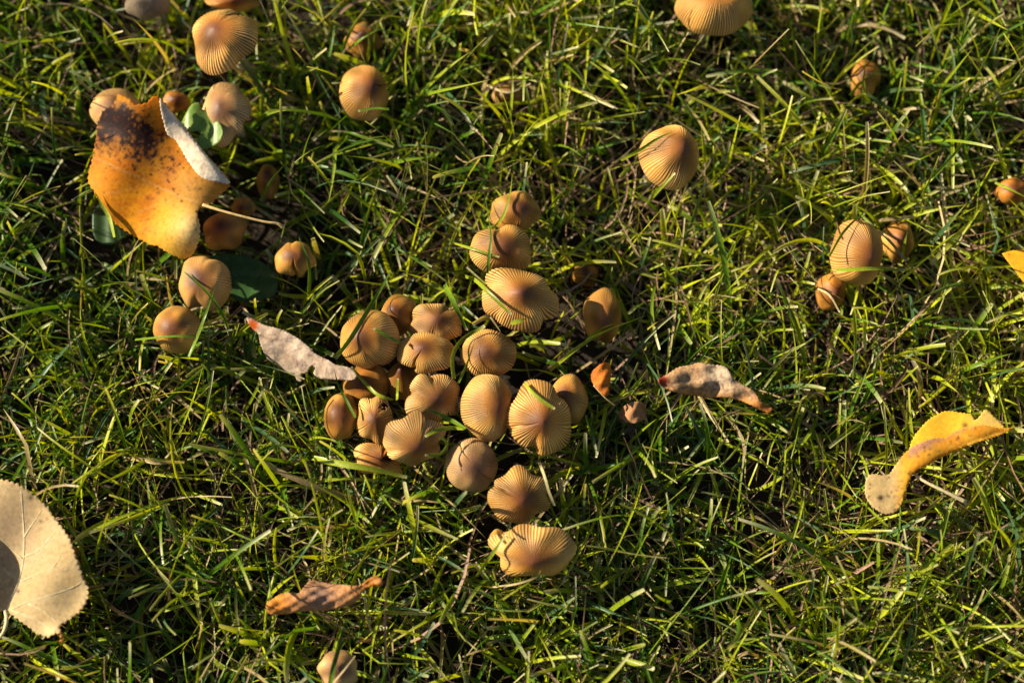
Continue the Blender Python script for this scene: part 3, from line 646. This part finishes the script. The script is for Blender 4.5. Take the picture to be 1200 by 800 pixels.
# ------------------------------------------------------------------ single grass blades that cross mushrooms and leaves
def top_at(p, dflt):
    ix = int((p[0] + GH) / GRID); iy = int((p[1] + GH) / GRID)
    if 3 < ix < GN - 4 and 3 < iy < GN - 4:
        v = float(TOP[ix - 2:ix + 3, iy - 2:iy + 3].max())
        return max(v, dflt) if v > 0 else dflt
    return dflt
GREENS = {'g': (0.14, 0.23, 0.016), 'd': (0.09, 0.17, 0.014), 'y': (0.30, 0.36, 0.022), 'p': (0.42, 0.38, 0.19), 's': (0.50, 0.40, 0.22)}
BLADES = []
def blade(label, pts, w_mm, c, cut=True, z_end=36, root=8, lift=1.6):
    """pts: photo pixels from the root end to the tip"""
    P = spline([(x, y) for x, y in pts], 7); n = len(P); out = []
    for i, (x, y) in enumerate(P):
        f = i / (n - 1); dz = (root + (z_end - root) * min(1, f * 2.2) ** .7) / 1000
        p = W(x, y, dz); z = top_at(p, 0)
        if z > 0: z += lift / 1000
        out.append([x, y, max(dz, z)])
    zz = np.array([o[2] for o in out])
    for _ in range(6): zz[1:-1] = np.maximum(zz[1:-1] * .0 + (zz[:-2] + 2 * zz[1:-1] + zz[2:]) / 4, np.array([o[2] for o in out])[1:-1] * .97)
    S = np.array([W(o[0], o[1], z) for o, z in zip(out, zz)])
    g = S[0].copy(); g[2] = 0
    T = np.gradient(S, axis=0); T /= np.linalg.norm(T, axis=1)[:, None]
    side = np.cross(T, -VIEW); side /= np.linalg.norm(side, axis=1)[:, None]
    nrm = np.cross(side, T)
    f = np.linspace(0, 1, n)
    roll = 0.7 * np.sin(f * 2.5 + pts[0][0])
    side2 = side * np.cos(roll)[:, None] + nrm * np.sin(roll)[:, None]
    w = w_mm / 2000 * (0.75 + 0.25 * np.sin(f * 3)) * (1 - 0.25 * f if cut else np.clip(1.02 - f ** 2.2, .04, 1))
    V = np.stack([S - side2 * w[:, None], S - nrm * (w * .35)[:, None], S + side2 * w[:, None]], 1)
    V = np.concatenate([V.reshape(-1, 3), (V - (nrm * 0.00012)[:, None]).reshape(-1, 3)])
    F = quads(3, n, False); m3 = 3 * n
    C = np.array(GREENS[c])[None] * (0.9 + .25 * np.sin(f * 5 + 1))[:, None]
    C = C * (1 - sstep(.93, 1, f))[:, None] + np.array([.55, .48, .30]) * sstep(.93, 1, f)[:, None] if cut else C
    C = np.repeat(C, 3, 0); C = np.vstack([C, C])
    loops = np.concatenate([F.ravel(), (F[:, ::-1] + m3).ravel()])
    o = mesh_np('grass_blade', V - g, loops, np.full(2 * len(F), 4), M_GRASS, None, C)
    o.location = g
    o['label'] = label; o['category'] = 'grass blade'; o['group'] = 'grass blades crossing the mushrooms and leaves'
    return o

Z3 = lambda x, y: (360 + x / 3.077, 320 + y / 3.077)
Z4 = lambda x, y: (500 + x / 4, 200 + y / 4)
Z5 = lambda x, y: (500 + x / 2.5, 370 + y / 2.5)
blade('long dark green blade leaning across the large tan mushroom by the beige curled leaf', [Z3(105, 300), Z3(150, 245), Z3(215, 140), Z3(280, 30), Z3(300, -10)], 2.3, 'g', False)
blade('short green blade lying on the shaded flank of the large tan mushroom', [Z3(335, 250), Z3(290, 228), Z3(240, 200)], 1.6, 'g', root=33)
blade('thin curved blade over the end of the beige curled leaf', [Z3(175, 520), Z3(150, 475), Z3(115, 410), Z3(95, 338)], 1.3, 'd', False)
blade('yellow-green blade arching over the dull smooth brown mushroom', [Z3(310, 458), Z3(250, 435), Z3(200, 385), Z3(160, 338)], 1.5, 'y')
blade('thick green blade lying in front of the small torn mushroom', [Z3(20, 665), Z3(110, 685), Z3(230, 705), Z3(360, 735)], 2.9, 'y', root=30)
blade('green blade slanting over the wavy fan-ribbed pale mushroom', [Z3(570, 560), Z3(520, 530), Z3(470, 505), Z3(420, 488)], 1.9, 'g', False, root=24)
blade('yellow blade touching the crown of the broad wavy mushroom with bold ribs', [Z3(560, 560), Z3(520, 558), Z3(470, 565), Z3(425, 588)], 2.0, 'y', root=28)
blade('hooked yellow blade curling round the rim of the broad wavy mushroom', [Z3(480, 590), Z3(505, 615), Z3(480, 652), Z3(425, 655)], 1.6, 'y', root=30)
blade('short upright yellow-green blade standing before the dark pointed mushroom', [Z3(324, 455), Z3(325, 420), Z3(326, 380)], 1.4, 'y', root=25)
blade('arching light green blade beside the neat round ribbed mushroom', [Z3(528, 380), Z3(525, 300), Z3(560, 240), Z3(640, 190)], 2.2, 'y', root=24)
blade('thin straight blade leaning on the flank of the neat round ribbed mushroom', [Z3(545, 395), Z3(575, 330), Z3(605, 240)], 1.2, 'g', False, root=24)
blade('wide grey-green blade falling past the lobed tan mushroom', [Z3(495, 40), Z3(530, 110), Z3(575, 205)], 2.4, 'g', root=25)
blade('yellow-green blade arching onto the largest mushroom with the purplish knob', [Z4(180, 495), Z4(230, 515), Z4(310, 590), Z4(398, 675)], 1.9, 'y', root=26)
blade('short blade lying on the low rim of the largest mushroom', [Z4(395, 715), Z4(430, 705), Z4(472, 692)], 2.2, 'y', False, root=34)
blade('thin upright blade standing against the plump cleft mushroom', [Z4(285, 480), Z4(295, 380), Z4(300, 290), Z4(270, 100)], 1.4, 'd', False, root=28)
blade('slender blade lying across both halves of the plump cleft mushroom', [Z4(130, 340), Z4(210, 365), Z4(340, 405)], 1.3, 'y', root=30)
blade('slim blade bowing over the blurred tan mushroom with the bright nick', [Z4(310, 275), Z4(360, 210), Z4(390, 110), Z4(402, 15)], 1.3, 'y', False, root=25)
blade('green blade resting diagonally on the large two-lobed mushroom', [Z5(285, 195), Z5(310, 225), Z5(340, 250), Z5(375, 272)], 1.8, 'y', root=34)
blade('long bright blade stretching past the brownish conical mushroom', [Z5(360, 160), Z5(440, 95), Z5(520, 48), Z5(645, -2)], 1.9, 'y', False, root=26)
blade('pale dry blade drooping over the scalloped golden mushroom', [Z5(330, 430), Z5(345, 470), Z5(358, 515), Z5(374, 556)], 1.5, 'p', root=32)
blade('yellow blade leaning on the wide kidney-shaped mushroom', [Z5(145, 765), Z5(175, 720), Z5(205, 680), Z5(232, 640)], 1.7, 'y', root=24)
blade('white straw fibre curved under the wide kidney-shaped mushroom', [Z5(185, 795), Z5(260, 785), Z5(320, 765), Z5(335, 745)], 0.8, 's', root=24)
blade('thin curved blade hanging over the folded saddle-shaped golden mushroom', [(272, 398), (262, 372), (245, 345), (216, 318)], 1.5, 'g', root=18)
blade('straight blade slanting across the folded golden mushroom and its round neighbour', [(221, 418), (232, 392), (243, 362), (253, 332)], 1.9, 'g', False, root=22)
blade('long level blade crossing in front of the smooth round golden mushroom', [(158, 398), (200, 394), (235, 393), (272, 386)], 1.3, 'g', root=26)
blade('curved yellow blade lying over the lone golden bell-shaped mushroom', [(727, 188), (750, 176), (770, 163), (791, 153)], 1.7, 'y', False, root=26)
blade('yellow blade poking up before the foot of the lone golden mushroom', [(759, 238), (770, 225), (791, 203)], 1.6, 'y', root=22)
blade('level yellow-green blade across the golden-brown oval mushroom', [(980, 317), (1010, 315), (1035, 315), (1060, 317)], 2.0, 'y', root=30)
blade('thick upright green blade in front of the round pale tan mushroom', [(386, 806), (391, 780), (398, 755), (402, 734)], 2.2, 'd', root=30)
blade('blade curving from beneath the rim of the large notched orange mushroom', [(297, 74), (310, 73), (328, 65)], 1.3, 'y', False, root=26)
blade('short pale blade over the lower edge of the orange-tan mushroom with a slit', [(456, 128), (440, 127), (420, 130)], 1.5, 'g', root=26)
blade('yellow-green blade bent up over the edge of the big orange leaf', [(134, 278), (128, 255), (118, 238), (110, 222)], 1.8, 'y', False, root=24)

for lb, pts, w_, c_, z_ in [
    ('upright yellow blade in front of the dim brown lumpy mushroom', [(1020, 122), (1012, 100), (1016, 62)], 1.6, 'y', 34),
    ('green blade slanting before the dim brown lumpy mushroom', [(996, 112), (1010, 96), (1034, 80)], 1.4, 'g', 34),
    ('thin straw lying over the small rusty blotched button', [(958, 338), (972, 346), (984, 366)], 1.0, 's', 33),
    ('pale blade bent over the smaller tan mushroom of the trio', [(1028, 268), (1045, 285), (1062, 306)], 1.4, 'p', 34),
    ('upright yellow blade in front of the smaller tan mushroom of the trio', [(1057, 305), (1060, 285), (1064, 268)], 1.3, 'y', 34),
    ('green blade leaning over the golden-brown oval mushroom crown', [(972, 300), (990, 270), (1017, 245)], 1.5, 'y', 38),
    ('curved yellow blade over the crumpled brown mushroom', [(430, 75), (433, 50), (428, 22)], 1.4, 'y', 34),
    ('green blade across the crumpled brown mushroom', [(408, 58), (425, 45), (452, 30)], 1.4, 'g', 34),
    ('yellow blade standing in front of the faint sunken brown mushroom', [(598, 140), (600, 112), (601, 78)], 1.5, 'y', 34),
    ('dry straw lying over the faint sunken brown mushroom', [(570, 100), (595, 108), (622, 98)], 1.2, 's', 32),
    ('yellow blade leaning over the glossy red-brown button', [(1166, 214), (1184, 222), (1204, 232)], 1.3, 'y', 34),
    ('blade curving down over the tan mushroom with the frayed slit', [(362, 345), (362, 310), (350, 278)], 1.7, 'g', 36),
    ('short yellow blade before the brownish conical mushroom', [(688, 398), (700, 388), (722, 378)], 1.5, 'y', 36),
    ('pale straw crossing the round pale tan mushroom', [(390, 800), (402, 786), (416, 768)], 0.9, 's', 36),
    ('green blade rising past the narrow dim brown mushroom', [(305, 236), (318, 212), (336, 190)], 1.5, 'g', 34)]:
    blade(lb, pts, w_, c_, c_ in 'sp', z_end=z_, root=20)

# ------------------------------------------------------------------ lawn grass
def lowfreq(x, y, seed, f):
    r = np.random.default_rng(seed); v = np.zeros_like(x)
    for _ in range(14):
        a = r.uniform(0, 6.28); k = f * r.uniform(.5, 1.6)
        v += np.sin(k * (x * math.cos(a) + y * math.sin(a)) + r.uniform(0, 6.28))
    return v / 3.0

def grow(name, n, xr, yr, S, kind, label, cat, hole=None, seed=1, dense=True):
    r = np.random.default_rng(seed)
    nt_ = n // 5
    tx = r.uniform(xr[0], xr[1], nt_); ty = r.uniform(yr[0], yr[1], nt_)
    ti = r.integers(0, nt_, n)
    loose = r.random(n) < 0.45
    bx = np.where(loose, r.uniform(xr[0], xr[1], n), tx[ti] + r.normal(0, .0035, n))
    by = np.where(loose, r.uniform(yr[0], yr[1], n), ty[ti] + r.normal(0, .0035, n))
    if hole is not None:
        out = ~((bx > hole[0]) & (bx < hole[1]) & (by > hole[2]) & (by < hole[3]))
        bx, by = bx[out], by[out]; n = len(bx); ti = ti[out]
    # thin patches, and bare earth between the packed stems of the cluster
    thin = np.clip(.86 + .30 * lowfreq(bx, by, 21, 95) - (.13 if kind == 'grass' else .22) + .10 * lowfreq(bx, by, 22, 30) + (.5 * bx if kind == 'grass' else 1.6 * bx - .1), .18, 1)
    stay = r.random(n) < thin
    if dense:
        for cxp, cyp, rp in ((470, 450, 84), (560, 470, 78), (620, 485, 60), (600, 360, 48), (610, 605, 50), (265, 250, 36), (255, 80, 48)):
            c = W(cxp, cyp, 0.012); k = pxm(c)
            stay &= ~((np.hypot(bx - c[0], by - c[1]) < rp * k) & (r.random(n) < .90))
    bx, by, ti = bx[stay], by[stay], ti[stay]; n = len(bx)
    # yellower and drier towards +x, deeper green towards -x and -y
    dry = np.clip(0.36 + 1.25 * bx - 0.1 * by + 0.20 * lowfreq(bx, by, 5, 38), 0.02, 1)
    az = r.uniform(0, 2 * np.pi, n)
    K = S + 1; f = np.linspace(0, 1, K)[None, :]
    if kind == 'grass':
        L = r.gamma(9, .0041, n) * (0.95 + 0.12 * lowfreq(bx, by, 9, 30)); L = np.clip(L, .016, .075)
        th0 = np.abs(r.normal(0.30, .32, n)); bend = np.abs(r.normal(.85, .6, n)) 
        tw = r.normal(0, .5, n); w = r.gamma(7, .000195, n).clip(.0006, .0026)
        kink = np.where(r.random(n) < .16, r.uniform(.5, 1.3, n), 0); kt = r.uniform(.4, .8, n)
    else:
        L = r.gamma(6, .006, n).clip(.012, .08)
        th0 = r.uniform(1.0, 1.5, n); bend = r.normal(.1, .35, n)
        tw = r.normal(0, 1.1, n); w = r.gamma(5, .00016, n).clip(.0003, .0016)
        kink = np.where(r.random(n) < .3, r.uniform(-.6, .6, n), 0); kt = r.uniform(.3, .8, n)
    th = th0[:, None] + bend[:, None] * f ** 1.4 + kink[:, None] * (f > kt[:, None])
    A = az[:, None] + tw[:, None] * f + kink[:, None] * .6 * (f > kt[:, None])
    T = np.stack([np.sin(th) * np.cos(A), np.sin(th) * np.sin(A), np.cos(th)], -1)
    P = np.cumsum(T, 1) * (L / S)[:, None, None]; P = P - P[:, :1]
    P[..., 0] += bx[:, None]; P[..., 1] += by[:, None]
    z0 = r.uniform(-.003, .001, n) if kind == 'grass' else r.gamma(2.0, .0032, n).clip(.002, .018)
    P[..., 2] += z0[:, None]
    fl = r.uniform(.001, .006, n)[:, None]
    P[..., 2] = np.where(f > .2, np.maximum(P[..., 2], fl), P[..., 2])
    if dense:
        # keep clear of caps and leaves
        Pm = np.concatenate([P, 0.5 * (P[:, 1:] + P[:, :-1])], 1)
        ix = ((Pm[..., 0] + GH) / GRID).astype(int); iy = ((Pm[..., 1] + GH) / GRID).astype(int)
        ok = (ix >= 0) & (ix < GN) & (iy >= 0) & (iy < GN); ix = np.clip(ix, 0, GN - 1); iy = np.clip(iy, 0, GN - 1)
        tp = TOP[ix, iy]; bt = BOT[ix, iy]; kp = KEEP[ix, iy]
        inside = ok & (tp > 0) & (Pm[..., 2] > bt - .0012) & (Pm[..., 2] < tp + .0012)
        above = ok & (tp > 0) & (Pm[..., 2] >= tp + .0012)
        drop = inside.any(1) | ((above * (1 - kp)).max(1) > r.random(n) * 0.97)
        kpd = ~drop
        P, T, A, th, w, f_, dry, bx, by, L, ti = P[kpd], T[kpd], A[kpd], th[kpd], w[kpd], None, dry[kpd], bx[kpd], by[kpd], L[kpd], ti[kpd]
        n = len(P)
    T /= np.linalg.norm(T, axis=-1, keepdims=True)
    side = np.stack([-np.sin(A), np.cos(A), np.zeros_like(A)], -1)
    nrm = np.cross(side, T)
    roll = r.normal(0, .55, n)[:, None] + r.normal(0, .9, n)[:, None] * f
    s2 = side * np.cos(roll)[..., None] + nrm * np.sin(roll)[..., None]; n2 = nrm * np.cos(roll)[..., None] - side * np.sin(roll)[..., None]
    cut = (r.random(n) < .5)[:, None]
    wp = np.where(cut, (0.72 + .5 * f) * (1 - .45 * f ** 4), (0.75 + .5 * f) * np.clip(1.0 - f ** 2.4, .03, 1))
    wd = (w[:, None] * wp * .5)[..., None]
    fold = r.uniform(.2, 1.0, n)[:, None, None]
    V = np.stack([P - s2 * wd, P + n2 * wd * fold, P + s2 * wd], 2)     # n,K,3,3
    F = quads(3, K, False)
    FF = (F[None] + (np.arange(n) * K * 3)[:, None, None]).reshape(-1)
    # colours
    u = r.random(n)[:, None]; h = r.random(n)[:, None]
    lush = np.array([.018, .062, .010]); mid = np.array([.085, .18, .010]); lime = np.array([.42, .46, .018]); blue = np.array([.060, .13, .05])  # lush is deepened so the colour carries shade among the blades
    straw = np.array([.40, .30, .14]); brown = np.array([.17, .095, .05]); pink = np.array([.34, .21, .135])
    q = (u[:, 0] * .75 + dry * .55)
    C = np.where((q < .42)[:, None], lush + (mid - lush) * (q / .42)[:, None], mid + (lime - mid) * np.clip((q - .42) / .5, 0, 1)[:, None])
    C = np.where((h < .13), blue, C)
    if kind == 'grass':
        C = np.where((h > 1 - .03 - .10 * dry[:, None]), straw * (.7 + .5 * u), C)
    else:
        C = np.where(h < .40, straw, np.where(h < .70, pink, brown)) * (.55 + .7 * u)
        C = C * (0.65 + .6 * dry[:, None])
    C = np.repeat(C[:, None], K, 1)
    if kind == 'grass':
        bs = (1 - sstep(.0, .4, f))[..., None]; C = C * (1 - .55 * bs) + np.array([.12, .15, .05]) * .55 * bs  # blade bases tinted darker, painting in the shade deep between blades
        yel = (r.random(n) < .35)[:, None, None] * sstep(.55, 1, f)[..., None]; C = C * (1 - .6 * yel) + np.array([.34, .33, .05]) * .6 * yel
        tip = (sstep(.80, 1.0, f) * cut)[..., None] * r.uniform(.3, 1, n)[:, None, None]; C = C * (1 - tip) + np.array([.64, .57, .36]) * tip
    C = np.repeat(C[:, :, None], 3, 2).reshape(-1, 3)
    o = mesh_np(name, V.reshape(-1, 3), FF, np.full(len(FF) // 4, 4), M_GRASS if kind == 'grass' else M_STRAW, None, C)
    o['kind'] = 'stuff'; o['label'] = label; o['category'] = cat
    return o

INX, INY = (-.29, .27), (-.20, .22)
HOLE = (INX[0], INX[1], INY[0], INY[1])
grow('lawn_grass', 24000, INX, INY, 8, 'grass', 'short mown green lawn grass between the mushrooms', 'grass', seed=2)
grow('dry_thatch', 9000, INX, INY, 6, 'straw', 'dry tan and brown thatch under the grass', 'thatch', seed=3)
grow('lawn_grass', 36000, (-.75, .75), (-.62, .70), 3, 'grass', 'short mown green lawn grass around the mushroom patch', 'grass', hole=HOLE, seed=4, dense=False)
grow('dry_thatch', 9000, (-.75, .75), (-.62, .70), 3, 'straw', 'dry thatch around the mushroom patch', 'thatch', hole=HOLE, seed=6, dense=False)
scene.cycles.use_denoising = True
